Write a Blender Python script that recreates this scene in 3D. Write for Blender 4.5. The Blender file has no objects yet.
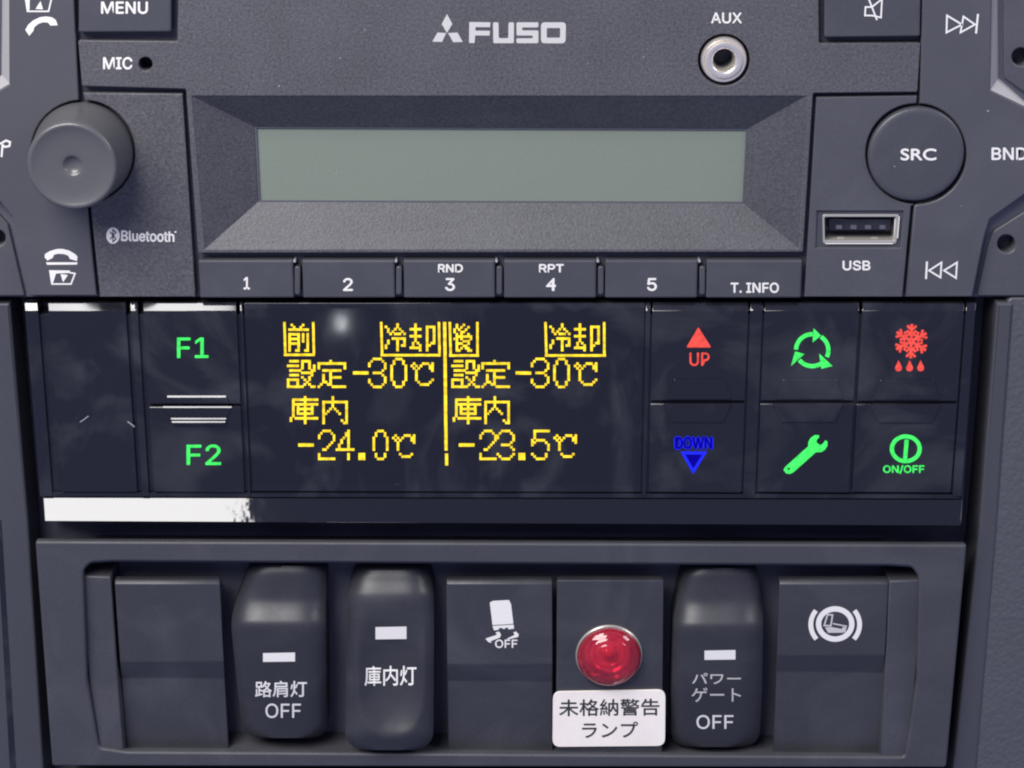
import bpy, bmesh, math, random, os
from mathutils import Vector, Matrix
from mathutils.geometry import tessellate_polygon
random.seed(4)
SC = bpy.context.scene
COL = SC.collection

# ------------------------------------------------------------------ camera
F = 2185.0                       # focal length in picture widths/1024
TH = math.atan(F / 6066.0)       # the lens looks down on the upright console by this angle
DC = 0.19 * F * math.cos(TH)     # mm from lens to the plane of the fascia
cam_d = bpy.data.cameras.new('camera'); cam = bpy.data.objects.new('camera', cam_d); COL.objects.link(cam)
cam_d.sensor_width = 36; cam_d.lens = F / 1024 * 36
cam_d.clip_start = 0.02; cam_d.clip_end = 50
cam.location = (0, -DC * 0.001, 0); cam.rotation_euler = (math.pi / 2 - TH, 0, 0)
SC.camera = cam
SC.render.resolution_x = 1024; SC.render.resolution_y = 768

# ------------------------------------------------------------------ world, lamps, exposure
w = bpy.data.worlds.new('World'); SC.world = w; w.use_nodes = True
bg = w.node_tree.nodes['Background']; bg.inputs[0].default_value = (0.45, 0.525, 0.98, 1); bg.inputs[1].default_value = 0.46
SC.view_settings.view_transform = 'Standard'; SC.view_settings.look = 'None'
SC.view_settings.exposure = 0.0; SC.view_settings.gamma = 1.0
SC.cycles.use_denoising = True
SC.cycles.filter_width = 2.1
SC.cycles.max_bounces = 8

def lamp(name, loc, target, sx, sy, power, col, up=(0, 0, 1)):
    l = bpy.data.lights.new(name, 'AREA'); l.shape = 'RECTANGLE'; l.size = sx; l.size_y = sy; l.energy = power; l.color = col
    o = bpy.data.objects.new(name, l); COL.objects.link(o)
    z = (Vector(loc) - Vector(target)).normalized(); x = Vector(up).cross(z)
    x = x.normalized(); y = z.cross(x)
    m = Matrix((x, y, z)).transposed().to_4x4(); m.translation = Vector(loc); o.matrix_world = m
    return o

def plane_mm(px, py, d=0.0):
    """where the line of sight through a point of the photo meets the plane d mm in front of the fascia"""
    c, s = math.cos(TH), math.sin(TH)
    x = px - 512.0; v = 384.0 - py
    ry = F * c + v * s; rz = -F * s + v * c
    t = (DC - d) / ry
    return x * t, rz * t

def W(px, py, d=0.0):
    a, b = plane_mm(px, py, d)
    return Vector((a, -d, b)) * 0.001

# big soft light through the windscreen, overhead and a little left
MID = W(512, 384)
lamp('windscreen_light', MID + Vector((-0.36, -0.50, 0.56)), MID + Vector((-0.03, 0, 0.05)), 0.6, 0.36, 9.6, (1.0, 0.985, 0.94))
lamp('right_window_light', MID + Vector((0.75, -0.30, 0.50)), MID, 0.30, 0.30, 2.6, (1.0, 0.98, 0.97))
# side window: what the up-tilted black chamfers on the left mirror
TILT = math.radians(42)
N_CH = Vector((0, -math.cos(TILT), math.sin(TILT)))
def mirror(px, py, d):
    p = W(px, py, d); v = (cam.location - p).normalized()
    return p, (2 * N_CH.dot(v) * N_CH - v)
pc, rc = mirror(140, 420, .4)
LW = pc + rc * 0.42
zax = -rc
xax = Vector((1, 0, 0)); xax = (xax - xax.dot(zax) * zax).normalized(); yax = zax.cross(xax)
def on_lamp(px, py, d):
    p, r = mirror(px, py, d); t = (LW - p).dot(zax) / r.dot(zax); q = p + r * t - LW
    return q.dot(xax), q.dot(yax)
ends = [on_lamp(30, 499, -.4), on_lamp(30, 520, 3.2), on_lamp(30, 303, -.9), on_lamp(30, 311, .2), on_lamp(236, 509, 1.4)]
ax1 = max(on_lamp(214, 509, 1.4)[0], on_lamp(232, 306, -.2)[0]) ; ax0 = min(e[0] for e in ends) - .02
ay0 = min(e[1] for e in ends) - .012; ay1 = max(e[1] for e in ends) + .012
LC = LW + xax * (ax0 + ax1) / 2 + yax * (ay0 + ay1) / 2
win = lamp('side_window_light', LC, LC + rc * -1, ax1 - ax0, ay1 - ay0, 1.0, (1.0, 0.98, 0.97), up=yax)
win.data.energy = 16.0 * math.pi * (ax1 - ax0) * (ay1 - ay0)

# lamp added so the display glass mirrors a small bright spot near its top edge
pg = W(341, 323, -.45); vg = (cam.location - pg).normalized(); rg = Vector((-vg.x, vg.y, -vg.z))
refl = lamp('reflection_lamp', pg + rg * 0.5, pg, .0042, .006, 16 * math.pi * .0042 * .006, (.92, .97, 1.0)); refl.data.use_shadow = True

# ------------------------------------------------------------------ materials
def mat(name, col, rough=.5, metal=0., ior=1.5, grain=0., grain_scale=3500., bump=0., bump_scale=3000., coat=0., emit=None, es=0., rvar=0., voro=False, smudge=0., dust_sheen=0., flick=0.):
    m = bpy.data.materials.new(name); m.use_nodes = True
    nt = m.node_tree; b = nt.nodes['Principled BSDF']
    b.inputs['Base Color'].default_value = (*col, 1); b.inputs['Roughness'].default_value = rough
    b.inputs['Metallic'].default_value = metal; b.inputs['IOR'].default_value = ior
    b.inputs['Coat Weight'].default_value = coat
    if emit: b.inputs['Specular IOR Level'].default_value = 0
    if emit: b.inputs['Emission Color'].default_value = (*emit, 1); b.inputs['Emission Strength'].default_value = es
    tc = nt.nodes.new('ShaderNodeTexCoord')
    if grain:
        n = nt.nodes.new('ShaderNodeTexNoise'); n.inputs['Scale'].default_value = grain_scale; n.inputs['Detail'].default_value = 2; n.inputs['Roughness'].default_value = .7
        nt.links.new(tc.outputs['Object'], n.inputs['Vector'])
        n2 = nt.nodes.new('ShaderNodeTexNoise'); n2.inputs['Scale'].default_value = 90; n2.inputs['Detail'].default_value = 3
        nt.links.new(tc.outputs['Object'], n2.inputs['Vector'])
        mx = nt.nodes.new('ShaderNodeMath'); mx.operation = 'MULTIPLY_ADD'; mx.inputs[1].default_value = .25
        nt.links.new(n2.outputs['Fac'], mx.inputs[0]); nt.links.new(n.outputs['Fac'], mx.inputs[2])
        r = nt.nodes.new('ShaderNodeMapRange'); r.inputs[1].default_value = .30; r.inputs[2].default_value = .95
        r.inputs[3].default_value = 1 - grain; r.inputs[4].default_value = 1 + grain
        nt.links.new(mx.outputs[0], r.inputs[0])
        vm = nt.nodes.new('ShaderNodeVectorMath'); vm.operation = 'SCALE'; vm.inputs[0].default_value = col
        nt.links.new(r.outputs[0], vm.inputs['Scale']); nt.links.new(vm.outputs[0], b.inputs['Base Color'])
    if bump:
        if voro:
            n = nt.nodes.new('ShaderNodeTexVoronoi'); n.feature = 'SMOOTH_F1'; n.inputs['Scale'].default_value = bump_scale; out = n.outputs['Distance']
            wn = nt.nodes.new('ShaderNodeTexNoise'); wn.inputs['Scale'].default_value = bump_scale * .7
            nt.links.new(tc.outputs['Object'], wn.inputs['Vector'])
            ad = nt.nodes.new('ShaderNodeVectorMath'); ad.operation = 'MULTIPLY_ADD'; s = .9 / bump_scale; ad.inputs[1].default_value = (s, s, s)
            nt.links.new(wn.outputs['Color'], ad.inputs[0]); nt.links.new(tc.outputs['Object'], ad.inputs[2]); nt.links.new(ad.outputs[0], n.inputs['Vector'])
        else:
            n = nt.nodes.new('ShaderNodeTexNoise'); n.inputs['Scale'].default_value = bump_scale; n.inputs['Detail'].default_value = 3; out = n.outputs['Fac']
            nt.links.new(tc.outputs['Object'], n.inputs['Vector'])
        bp = nt.nodes.new('ShaderNodeBump'); bp.inputs['Strength'].default_value = bump; bp.inputs['Distance'].default_value = .25 / bump_scale
        nt.links.new(out, bp.inputs['Height']); nt.links.new(bp.outputs['Normal'], b.inputs['Normal'])
    if smudge:                       # dust and finger marks: they make the gloss patchy
        n = nt.nodes.new('ShaderNodeTexNoise'); n.inputs['Scale'].default_value = 70; n.inputs['Detail'].default_value = 6; n.inputs['Distortion'].default_value = 1.5
        nt.links.new(tc.outputs['Object'], n.inputs['Vector'])
        r = nt.nodes.new('ShaderNodeMapRange'); r.inputs[1].default_value = .45; r.inputs[2].default_value = .75; r.inputs[3].default_value = rough; r.inputs[4].default_value = rough + smudge
        nt.links.new(n.outputs['Fac'], r.inputs[0]); nt.links.new(r.outputs[0], b.inputs['Roughness'])
    if dust_sheen:                         # thin uneven film of dust, plus soft reflections painted into the dark gloss colour
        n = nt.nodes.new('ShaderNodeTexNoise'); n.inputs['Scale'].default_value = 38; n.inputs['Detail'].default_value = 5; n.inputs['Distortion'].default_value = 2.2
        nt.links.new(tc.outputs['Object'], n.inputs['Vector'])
        r = nt.nodes.new('ShaderNodeMapRange'); r.inputs[1].default_value = .48; r.inputs[2].default_value = .80; r.inputs[3].default_value = 0; r.inputs[4].default_value = dust_sheen
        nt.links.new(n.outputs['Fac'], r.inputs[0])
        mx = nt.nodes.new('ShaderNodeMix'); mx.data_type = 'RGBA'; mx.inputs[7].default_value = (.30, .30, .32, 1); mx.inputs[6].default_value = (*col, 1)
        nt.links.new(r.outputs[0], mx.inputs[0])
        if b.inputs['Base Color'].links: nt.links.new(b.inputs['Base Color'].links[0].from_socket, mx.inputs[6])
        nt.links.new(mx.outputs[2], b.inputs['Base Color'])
    if flick:                        # lit dots and backlights are never quite even
        n = nt.nodes.new('ShaderNodeTexNoise'); n.inputs['Scale'].default_value = 1100; n.inputs['Detail'].default_value = 2
        nt.links.new(tc.outputs['Object'], n.inputs['Vector'])
        r = nt.nodes.new('ShaderNodeMapRange'); r.inputs[1].default_value = .3; r.inputs[2].default_value = .7; r.inputs[3].default_value = es * (1 - flick); r.inputs[4].default_value = es * (1 + flick)
        nt.links.new(n.outputs['Fac'], r.inputs[0]); nt.links.new(r.outputs[0], b.inputs['Emission Strength'])
    return m

M = {}
M['face'] = mat('grained fascia plastic', (.073, .071, .080), .55, grain=.55, grain_scale=1900, bump=.7, bump_scale=2600)
M['recess'] = mat('coarse grained bezel plastic', (.057, .056, .064), .5, grain=.5, grain_scale=1900, bump=.6, bump_scale=2300)
M['smooth'] = mat('smooth fascia plastic', (.067, .066, .077), .45, grain=.16, dust_sheen=.05, smudge=.1, grain_scale=3500, bump=.12)
M['button'] = mat('button plastic', (.056, .056, .067), .42, grain=.16, dust_sheen=.05, smudge=.1, grain_scale=3500, bump=.12)
M['knob'] = mat('satin knob plastic', (.086, .085, .089), .30, grain=.08, bump=.1)
M['facet'] = mat('edge highlight plastic', (.32, .31, .31), .4, grain=.06)  # pale colour stands in for light caught on bevels and key corners
M['gap'] = mat('black backing plastic', (.08, .08, .105), .6, grain=.15)
M['gloss'] = mat('gloss black plastic', (.008, .008, .012), .05, ior=1.6, grain=.2, smudge=.12, dust_sheen=.11)
M['lip'] = mat('gloss black lip', (.006, .006, .009), .04, ior=1.6, bump=.03, bump_scale=170)
M['key'] = mat('gloss black key plastic', (.009, .009, .013), .05, ior=1.58, grain=.2, smudge=.06, dust_sheen=.11)
M['glass'] = mat('dark display glass', (.007, .007, .011), .04, ior=1.58, grain=.25, smudge=.05, dust_sheen=.11)
M['frame'] = mat('matt bezel plastic', (.047, .047, .056), .5, grain=.22, grain_scale=2600, bump=.35, smudge=.12, dust_sheen=.06)
M['cover'] = mat('matt switch plastic', (.036, .036, .044), .42, grain=.22, grain_scale=2600, bump=.32, smudge=.14, dust_sheen=.07)
M['rocker'] = mat('satin rocker plastic', (.026, .026, .032), .40, grain=.2, grain_scale=2600, bump=.2, smudge=.1, dust_sheen=.05)
M['trim'] = mat('console trim plastic', (.052, .052, .063), .5, grain=.15, bump=.3)
M['leather'] = mat('soft dashboard skin', (.075, .075, .086), .45, grain=.2, bump=.65, bump_scale=1000, voro=True)
M['print'] = mat('white printed ink', (.76, .73, .69), .6)
M['print_dim'] = mat('grey printed ink', (.52, .50, .48), .6)
M['black_ink'] = mat('black printed ink', (.03, .03, .035), .6)
M['lcd'] = mat('blank liquid crystal', (.180, .207, .168), .22, ior=1.4, grain=.05, grain_scale=1500)
M['metal'] = mat('nickel plate', (.85, .78, .69), .28, metal=.75, bump=.08, bump_scale=900)
M['lit_shell'] = mat('lit shell metal', (.85, .79, .73), .4, metal=.35)  # brighter copy of the shell metal, painted as if lit from above
M['brushed'] = mat('brushed shell metal', (.48, .45, .41), .38, metal=.5)
M['sticker'] = mat('white sticker vinyl', (.86, .78, .71), .45, grain=.06, dust_sheen=.12)
M['yellow'] = mat('yellow display dots', (0, 0, 0), .5, emit=(1.0, .715, .035), es=1.3, flick=.3)
M['green'] = mat('green backlight', (0, 0, 0), .5, emit=(.07, .95, .16), es=1.1, flick=.22)
M['red'] = mat('red backlight', (0, 0, 0), .5, emit=(1.0, .10, .085), es=1.0, flick=.2)
M['blue'] = mat('blue backlight', (0, 0, 0), .5, emit=(.018, .028, 1.0), es=1.1)
M['navy'] = mat('deep blue backlight', (0, 0, .01), .5, emit=(.004, .002, .33), es=1.)
M['lens'] = mat('red lamp lens', (.40, .006, .022), .06, ior=1.55, coat=.5)
M['mirror'] = mat('silvered reflector', (.90, .86, .86), .2, metal=.4, bump=1.0, bump_scale=520, voro=True)
M['bulb'] = mat('frosted bulb', (.55, .50, .50), .25)
def tinted_clear(name, col, ior):        # clear coloured plastic: lets light through, tinted, and mirrors by its gloss
    m = bpy.data.materials.new(name); m.use_nodes = True; nt = m.node_tree
    for nd in list(nt.nodes):
        if nd.type != 'OUTPUT_MATERIAL': nt.nodes.remove(nd)
    out = nt.nodes['Material Output']; t = nt.nodes.new('ShaderNodeBsdfTransparent'); t.inputs[0].default_value = (*col, 1)
    df = nt.nodes.new('ShaderNodeBsdfDiffuse'); df.inputs[0].default_value = (.42, .006, .02, 1)
    m1 = nt.nodes.new('ShaderNodeMixShader'); m1.inputs[0].default_value = .26
    g = nt.nodes.new('ShaderNodeBsdfGlossy'); g.inputs['Roughness'].default_value = .05
    f = nt.nodes.new('ShaderNodeFresnel'); f.inputs[0].default_value = ior; mx = nt.nodes.new('ShaderNodeMixShader')
    nt.links.new(t.outputs[0], m1.inputs[1]); nt.links.new(df.outputs[0], m1.inputs[2])
    nt.links.new(f.outputs[0], mx.inputs[0]); nt.links.new(m1.outputs[0], mx.inputs[1]); nt.links.new(g.outputs[0], mx.inputs[2]); nt.links.new(mx.outputs[0], out.inputs[0])
    return m
M['lens'] = tinted_clear('clear red lens', (1.0, .16, .24), 1.65)
M['dust'] = mat('grey fluff', (.3, .3, .33), .8)

# ------------------------------------------------------------------ object helpers
def link(name, me, m, parent=None, label=None, smooth=True, angle=32):
    me.name = name
    o = bpy.data.objects.new(name, me); COL.objects.link(o)
    me.materials.clear(); me.materials.append(m)
    if smooth:
        me.polygons.foreach_set('use_smooth', [True] * len(me.polygons)); me.set_sharp_from_angle(angle=math.radians(angle))
    if parent: o.parent = parent; o.matrix_parent_inverse = parent.matrix_world.inverted()
    if label: o['label'] = label
    return o
def crisp(o):
    """keep flat faces flat beside rounded edges"""
    big = max(f.area for f in o.data.polygons)
    for f in o.data.polygons:
        if abs(f.normal.y) > .9995 or f.area > .015 * big: f.use_smooth = False
    return o
def tag(o, label, cat, group=None, kind=None):
    o['label'] = label; o['category'] = cat
    if group: o['group'] = group
    if kind: o['kind'] = kind
    return o
def thing(name, loc, label, cat, group=None):
    o = bpy.data.objects.new(name, None); COL.objects.link(o); o.location = loc; o.empty_display_size = .01
    o.matrix_world = Matrix.Translation(loc)
    return tag(o, label, cat, group)

def rnd(pts, r, n=5):
    """fillet the corners of a loop; r one number or one per corner"""
    out = []; k = len(pts)
    for i, p in enumerate(pts):
        ri = r[i] if isinstance(r, (list, tuple)) else r
        a = Vector(pts[i - 1]); b = Vector(p); c = Vector(pts[(i + 1) % k])
        u = (a - b); v = (c - b); ri = min(ri, u.length * .49, v.length * .49)
        if ri <= 0: out.append(tuple(b)); continue
        p0 = b + u.normalized() * ri; p1 = b + v.normalized() * ri
        for j in range(n + 1):
            t = j / n; q = p0 * (1 - t) ** 2 + b * 2 * t * (1 - t) + p1 * t * t; out.append((q.x, q.y))
    return out
def circ(cx, cy, rx, ry=None, n=48, a0=0, a1=360):
    ry = ry or rx; full = (a1 - a0) >= 360; k = n if full else n + 1
    return [(cx + rx * math.cos(math.radians(a0 + (a1 - a0) * i / n)), cy + ry * math.sin(math.radians(a0 + (a1 - a0) * i / n))) for i in range(k)]

def curve_mesh(loops, extrude=0., bevel=0., res=2):
    c = bpy.data.curves.new('tmp', 'CURVE'); c.dimensions = '2D'; c.fill_mode = 'BOTH' if extrude or bevel else 'FRONT'
    c.extrude = extrude; c.bevel_depth = bevel; c.bevel_resolution = res; c.offset = -bevel
    for lp in loops:
        s = c.splines.new('POLY'); s.points.add(len(lp) - 1); s.use_cyclic_u = True
        for i, (x, y) in enumerate(lp): s.points[i].co = (x, y, 0, 1)
    o = bpy.data.objects.new('tmp', c); COL.objects.link(o)
    me = bpy.data.meshes.new_from_object(o.evaluated_get(bpy.context.evaluated_depsgraph_get()))
    bpy.data.objects.remove(o); bpy.data.curves.remove(c)
    return me

def slab(name, loops, d1, d0, m, parent=None, bevel=.2, res=2, label=None):
    """a plate whose front outline is traced at depth d1 (mm proud of the fascia) and reaches back to d0"""
    mm = [[plane_mm(x, y, d1) for x, y in lp] for lp in loops]
    me = curve_mesh(mm, (d1 - d0) / 2 - bevel, bevel, res); mid = (d1 + d0) / 2
    for v in me.vertices: v.co = Vector((v.co.x, -(mid + v.co.z), v.co.y)) * .001
    bm = bmesh.new(); bm.from_mesh(me); bmesh.ops.remove_doubles(bm, verts=bm.verts, dist=2e-6); bm.to_mesh(me); bm.free()
    return crisp(link(name, me, m, parent, label, angle=40))

def dd(d, x, y): return d(x, y) if callable(d) else d
def flat(name, loops, d, m, parent, label=None):
    """printed or lit shape lying on a surface"""
    me = curve_mesh([[(x, -y) for x, y in lp] for lp in loops])
    for v in me.vertices: x, y = v.co.x, -v.co.y; v.co = W(x, y, dd(d, x, y))
    return link(name, me, m, parent, label, smooth=False)
try: SANS = bpy.data.fonts.load(os.path.join(bpy.utils.system_resource('DATAFILES'), 'fonts', 'Inter.woff2'))   # ships with Blender
except Exception: SANS = None
def text_mesh(s, box, d, bold=0., space=1.):
    """lettering fitted to a box of the photo; bold px thickens it with shifted copies a hair apart in height"""
    c = bpy.data.curves.new('tmp', 'FONT'); c.body = s; c.space_character = space; c.dimensions = '2D'; c.fill_mode = 'FRONT'
    if SANS and s.isascii() and s not in ('4', 'SRC'): c.font = SANS
    o = bpy.data.objects.new('tmp', c); COL.objects.link(o)
    me = bpy.data.meshes.new_from_object(o.evaluated_get(bpy.context.evaluated_depsgraph_get()))
    bpy.data.objects.remove(o); bpy.data.curves.remove(c)
    xs = [v.co.x for v in me.vertices]; ys = [v.co.y for v in me.vertices]
    a, b, e, f = min(xs), max(xs), min(ys), max(ys); x0, y0, x1, y1 = box[:4]; dy = box[4] if len(box) > 4 else 0
    x0 += bold; x1 -= bold; y0 += bold; y1 -= bold
    offs = [(0, 0)] if not bold else [(bold * i, bold * j) for i, j in ((-1, 0), (1, 0), (0, -1), (0, 1))]
    bm = bmesh.new(); bm.from_mesh(me); src = [(v.co.x, v.co.y) for v in bm.verts]; bm.verts.index_update()
    tris = [[v.index for v in fc.verts] for fc in bm.faces]; bm.clear()
    for k, (ox, oy) in enumerate(offs):
        vs = []
        for X, Y in src:
            u = (X - a) / (b - a); t = (Y - e) / (f - e)
            x = x0 + u * (x1 - x0) + ox; y = y1 + (y0 - y1) * t + dy * u + oy
            vs.append(bm.verts.new(W(x, y, dd(d, x, y) + .012 * k)))
        for t_ in tris: bm.faces.new([vs[i] for i in t_])
    bm.to_mesh(me); bm.free()
    return me
def text(name, s, box, d, m, parent, bold=0., space=1.):
    return link(name, text_mesh(s, box, d, bold, space), m, parent, smooth=False)
def join(name, objs):
    bm = bmesh.new()
    for o in objs: bm.from_mesh(o.data)
    first = objs[0]; bm.to_mesh(first.data); bm.free(); first.name = name
    for o in objs[1:]: bpy.data.objects.remove(o)
    return first
def stroke_loop(pts, wd, closed=False):
    """outline polygon(s) of a line wd px wide along pts"""
    n = len(pts); L = []; R = []
    for i in range(n):
        p = Vector(pts[i])
        a = Vector(pts[i - 1]) if (i > 0 or closed) else None; b = Vector(pts[(i + 1) % n]) if (i < n - 1 or closed) else None
        u = (p - a).normalized() if a else (b - p).normalized(); v = (b - p).normalized() if b else u
        nn = Vector((-u.y - v.y, u.x + v.x)); nn.normalize(); k = max(.45, nn.dot(Vector((-u.y, u.x))))
        L.append(tuple(p + nn * wd / 2 / k)); R.append(tuple(p - nn * wd / 2 / k))
    return [L, R] if closed else [L + R[::-1]]

def loft(name, rows, back, m, parent, bevel=.2, label=None, seg=2):
    """rows top to bottom: (xl, yl, xr, yr, depth): a block whose front follows that profile"""
    bm = bmesh.new(); fr = []
    for xl, yl, xr, yr, d, *d2 in rows: fr.append((bm.verts.new(W(xl, yl, d)), bm.verts.new(W(xr, yr, d2[0] if d2 else d))))
    bk = [bm.verts.new(Vector((v.co.x, -back * .001, v.co.z))) for v in (fr[0][0], fr[0][1], fr[-1][1], fr[-1][0])]
    for a, b in zip(fr, fr[1:]): bm.faces.new((a[0], b[0], b[1], a[1]))
    bm.faces.new([fr[0][0], fr[0][1], bk[1], bk[0]]); bm.faces.new([fr[-1][1], fr[-1][0], bk[3], bk[2]])
    bm.faces.new([bk[0]] + [bk[3]] + [r[0] for r in fr[::-1]]); bm.faces.new([bk[2], bk[1]] + [r[1] for r in fr])
    bm.faces.new([bk[0], bk[1], bk[2], bk[3]])
    bmesh.ops.recalc_face_normals(bm, faces=bm.faces)
    if bevel:
        bk_s = set(bk); es = [e for e in bm.edges if not (e.verts[0] in bk_s and e.verts[1] in bk_s) and e.calc_face_angle(0) > .12]
        bmesh.ops.bevel(bm, geom=es, offset=bevel * .001, segments=seg, affect='EDGES', profile=.5, clamp_overlap=True)
    me = bpy.data.meshes.new(name); bm.to_mesh(me); bm.free()
    return crisp(link(name, me, m, parent, label, angle=40))

def revolve(name, cx, cy, d, prof, m, parent, n=64, label=None):
    """turned part: profile of (radius mm, depth mm) from rim to centre, about an axis square to the fascia"""
    ox, oz = plane_mm(cx, cy, d); bm = bmesh.new(); rings = []
    for r, h in prof:
        if r < 1e-6: rings.append([bm.verts.new((ox * .001, -h * .001, oz * .001))]); continue
        rings.append([bm.verts.new(((ox + r * math.cos(2 * math.pi * i / n)) * .001, -h * .001, (oz + r * math.sin(2 * math.pi * i / n)) * .001)) for i in range(n)])
    for a, b in zip(rings, rings[1:]):
        for i in range(n):
            j = (i + 1) % n
            if len(b) == 1: bm.faces.new((a[i], a[j], b[0]))
            else: bm.faces.new((a[i], a[j], b[j], b[i]))
    bmesh.ops.recalc_face_normals(bm, faces=bm.faces)
    if sum(f.normal.y * f.calc_area() for f in bm.faces) > 0: bmesh.ops.reverse_faces(bm, faces=bm.faces)
    me = bpy.data.meshes.new(name); bm.to_mesh(me); bm.free()
    return link(name, me, m, parent, label, angle=50)

def quads(name, qs, m, parent, back=None, label=None):
    bm = bmesh.new()
    for q in qs: bm.faces.new([bm.verts.new(W(*p)) for p in q])
    bmesh.ops.remove_doubles(bm, verts=bm.verts, dist=2e-6)
    me = bpy.data.meshes.new(name); bm.to_mesh(me); bm.free()
    return link(name, me, m, parent, label, smooth=False)

# ================================================================== setting: dashboard skin and console surround
side = slab('dashboard', [rnd([(1008, 298), (1500, 298), (1500, 1150), (932, 1150), (968, 770)], 6)], -1.5, -14, M['leather'], None, bevel=.4, res=4)
side['kind'] = 'structure'
con = thing('center_console', W(512, 768, -12), 'dark grey plastic console surround with narrow trim strips beside the panels', 'console')
slab('back_panel', [[(-420, -330), (1440, -330), (1440, 1140), (-420, 1140)]], -13, -16, M['gap'], con, bevel=0.1)
slab('trim_strip', [rnd([(-420, 303), (10, 303), (29, 530), (45, 790), (64, 1130), (-420, 1130)], 2)], -3.0, -12.9, M['trim'], con, bevel=.5)
slab('trim_strip', [rnd([(997, 303), (1014, 303), (997, 530), (975, 790), (945, 1130), (922, 1130), (951, 790), (980, 520)], 2)], -1.2, -12.9, M['trim'], con, bevel=.5)
slab('seam_strip', [[(-4, 520), (1.5, 520), (17.5, 790), (11, 790)]], -2.97, -3.1, M['key'], con, bevel=.01)
slab('lower_panel', [[(58, 790), (940, 790), (915, 1130), (78, 1130)]], -2.5, -12.9, M['trim'], con, bevel=.5)

# ================================================================== radio
radio = thing('radio', W(512, 298, -6), 'dark grey truck radio with blank greenish screen and round volume knob', 'radio')
slab('chassis', [[(-60, -90), (1084, -90), (1084, 297), (-60, 297)]], -6, -12.8, M['gap'], radio, bevel=.1)
slab('chassis_front', [[(-60, -90), (1084, -90), (1084, 296.5), (-60, 296.5)], [(190, 92), (201, 252), (803, 251), (812, 92)], circ(724, 60, 30)[::-1], circ(145.5, 64, 9)[::-1], circ(1021, 57, 12)[::-1], circ(1006.5, 244, 12)[::-1], circ(-2.5, 238, 11)[::-1], [(811, 204), (811, 254), (909, 254), (909, 204)]], -2.4, -5.99, M['gap'], radio, bevel=.05)

rec_o = [(192, 96), (806, 96), (799, 248.5), (204.5, 249.5)]
rec_i = [(254, 126.5), (748, 128.5), (743.5, 203.5), (258, 202)]
fp = [(180, -80), (818, -80), (819, 43.5), (920.5, 43), (917.5, 92), (813, 93), (803, 252), (198, 253), (186, 89), (82, 86), (78, 40.5), (177.5, 41.5)]
face = slab('faceplate', [rnd(fp, 2, 3), rec_o[::-1], circ(724, 60, 26)[::-1], circ(145.5, 64, 7)[::-1]], 0, -5.9, M['face'], radio, bevel=.16)
PR = .03
text('legend', 'MIC', (103, 57, 132.5, 69.5), PR, M['print'], face, .45)
text('legend', 'AUX', (711, 12.5, 742, 23.5), PR, M['print'], face, .35)
# emblem: three rhombs and the maker's lettering
lg = [[(447, 14), (452.3, 24), (447, 33), (441.7, 24)], [(437.5, 32.5), (446.2, 33), (442, 42), (432.3, 41.6)], [(448, 33), (457.5, 32.5), (462.8, 42), (453.2, 42.2)]]
flat('emblem', lg, PR, M['print_dim'], face)
q = lambda l: rnd(l, 1.6, 3)
Fl = [[(469.3, 22), (490.5, 22.3), (490, 27.2), (475.5, 27), (475.4, 30.6), (490, 30.8), (489.5, 35.6), (475.2, 35.4), (474.6, 43), (469, 43)]]
Ul = [q([(493, 22.3), (498.5, 22.3), (498.7, 38.2), (508.3, 38.2), (508.5, 22.3), (514, 22.3), (513.8, 43.2), (493.3, 43.2)])]
Sl = [q([(516.5, 22.3), (538.5, 22.3), (538.3, 27.4), (522, 27.4), (522, 30.4), (538.5, 30.4), (538.3, 43.2), (516.5, 43.2), (516.3, 38.3), (532.8, 38.3), (532.8, 35.5), (516.5, 35.5)])]
Ol = [rnd([(541, 22.3), (566, 22.3), (565.5, 43.3), (541, 43.3)], 4), rnd([(546.8, 28), (546.8, 37.7), (560, 37.7), (560.2, 28)], 1)]
flat('lettering', Fl + Ul + Sl + Ol, PR, M['print_dim'], face)

quads('display_bezel', [[(*a, -.12), (*b, -.12), (*bi, -4.2), (*ai, -4.2)][::-1] for a, b, ai, bi in
      [(rec_o[i], rec_o[(i + 1) % 4], rec_i[i], rec_i[(i + 1) % 4]) for i in range(4)]], M['recess'], radio)
slab('screen', [[(251, 124), (751, 126), (747, 206), (255, 205)]], -4.7, -5.6, M['lcd'], radio, bevel=.05)
slab('screen_frame', [[(249, 122), (753, 124), (749, 208), (253, 207)], [(256.5, 128), (260, 200.5), (742.5, 202), (746, 130)]], -4.35, -4.75, M['gap'], radio, bevel=.03)

def left_of_knob(): return None
# side panels with curved bites for the knob and the round button
def bite(cx, cy, r, a0, a1, n=18): return [(cx + r * math.cos(math.radians(a0 + (a1 - a0) * i / n)), cy + r * math.sin(math.radians(a0 + (a1 - a0) * i / n))) for i in range(n + 1)]
KX, KY, KR = 83, 152, 52
pa = [(9, -80), (71.5, -80), (74, 0), (78.5, 98.5)] + bite(KX, KY, KR, -95, -265 - 10) + [(87, 206), (96.5, 296), (29, 296), (12, 217), (0, 202), (-60, 170), (-60, 145), (-30, 108), (9.5, 83.5)]
side_l = slab('side_panel', [pa], 0, -5.9, M['smooth'], radio, bevel=.3)
pb = [(83, 93), (182.5, 94), (195.5, 297), (100, 297), (90.5, 205)] + bite(KX, KY, KR, 80, -88, 24)
low_l = slab('lower_panel', [pb], -.15, -5.9, M['face'], radio, bevel=.2)
SX, SY, SR = 916, 154, 50.5
pd = [(924, -80), (993, -80), (990.5, 90), (1024, 107), (1090, 140), (1090, 165), (1024, 195), (990, 219), (984.5, 236), (972.5, 297), (906, 297), (914.5, 206)] + bite(SX, SY, SR, 88, -86, 24) + [(920, 100)]
side_r = slab('side_panel', [pd], 0, -5.9, M['smooth'], radio, bevel=.3)
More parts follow.
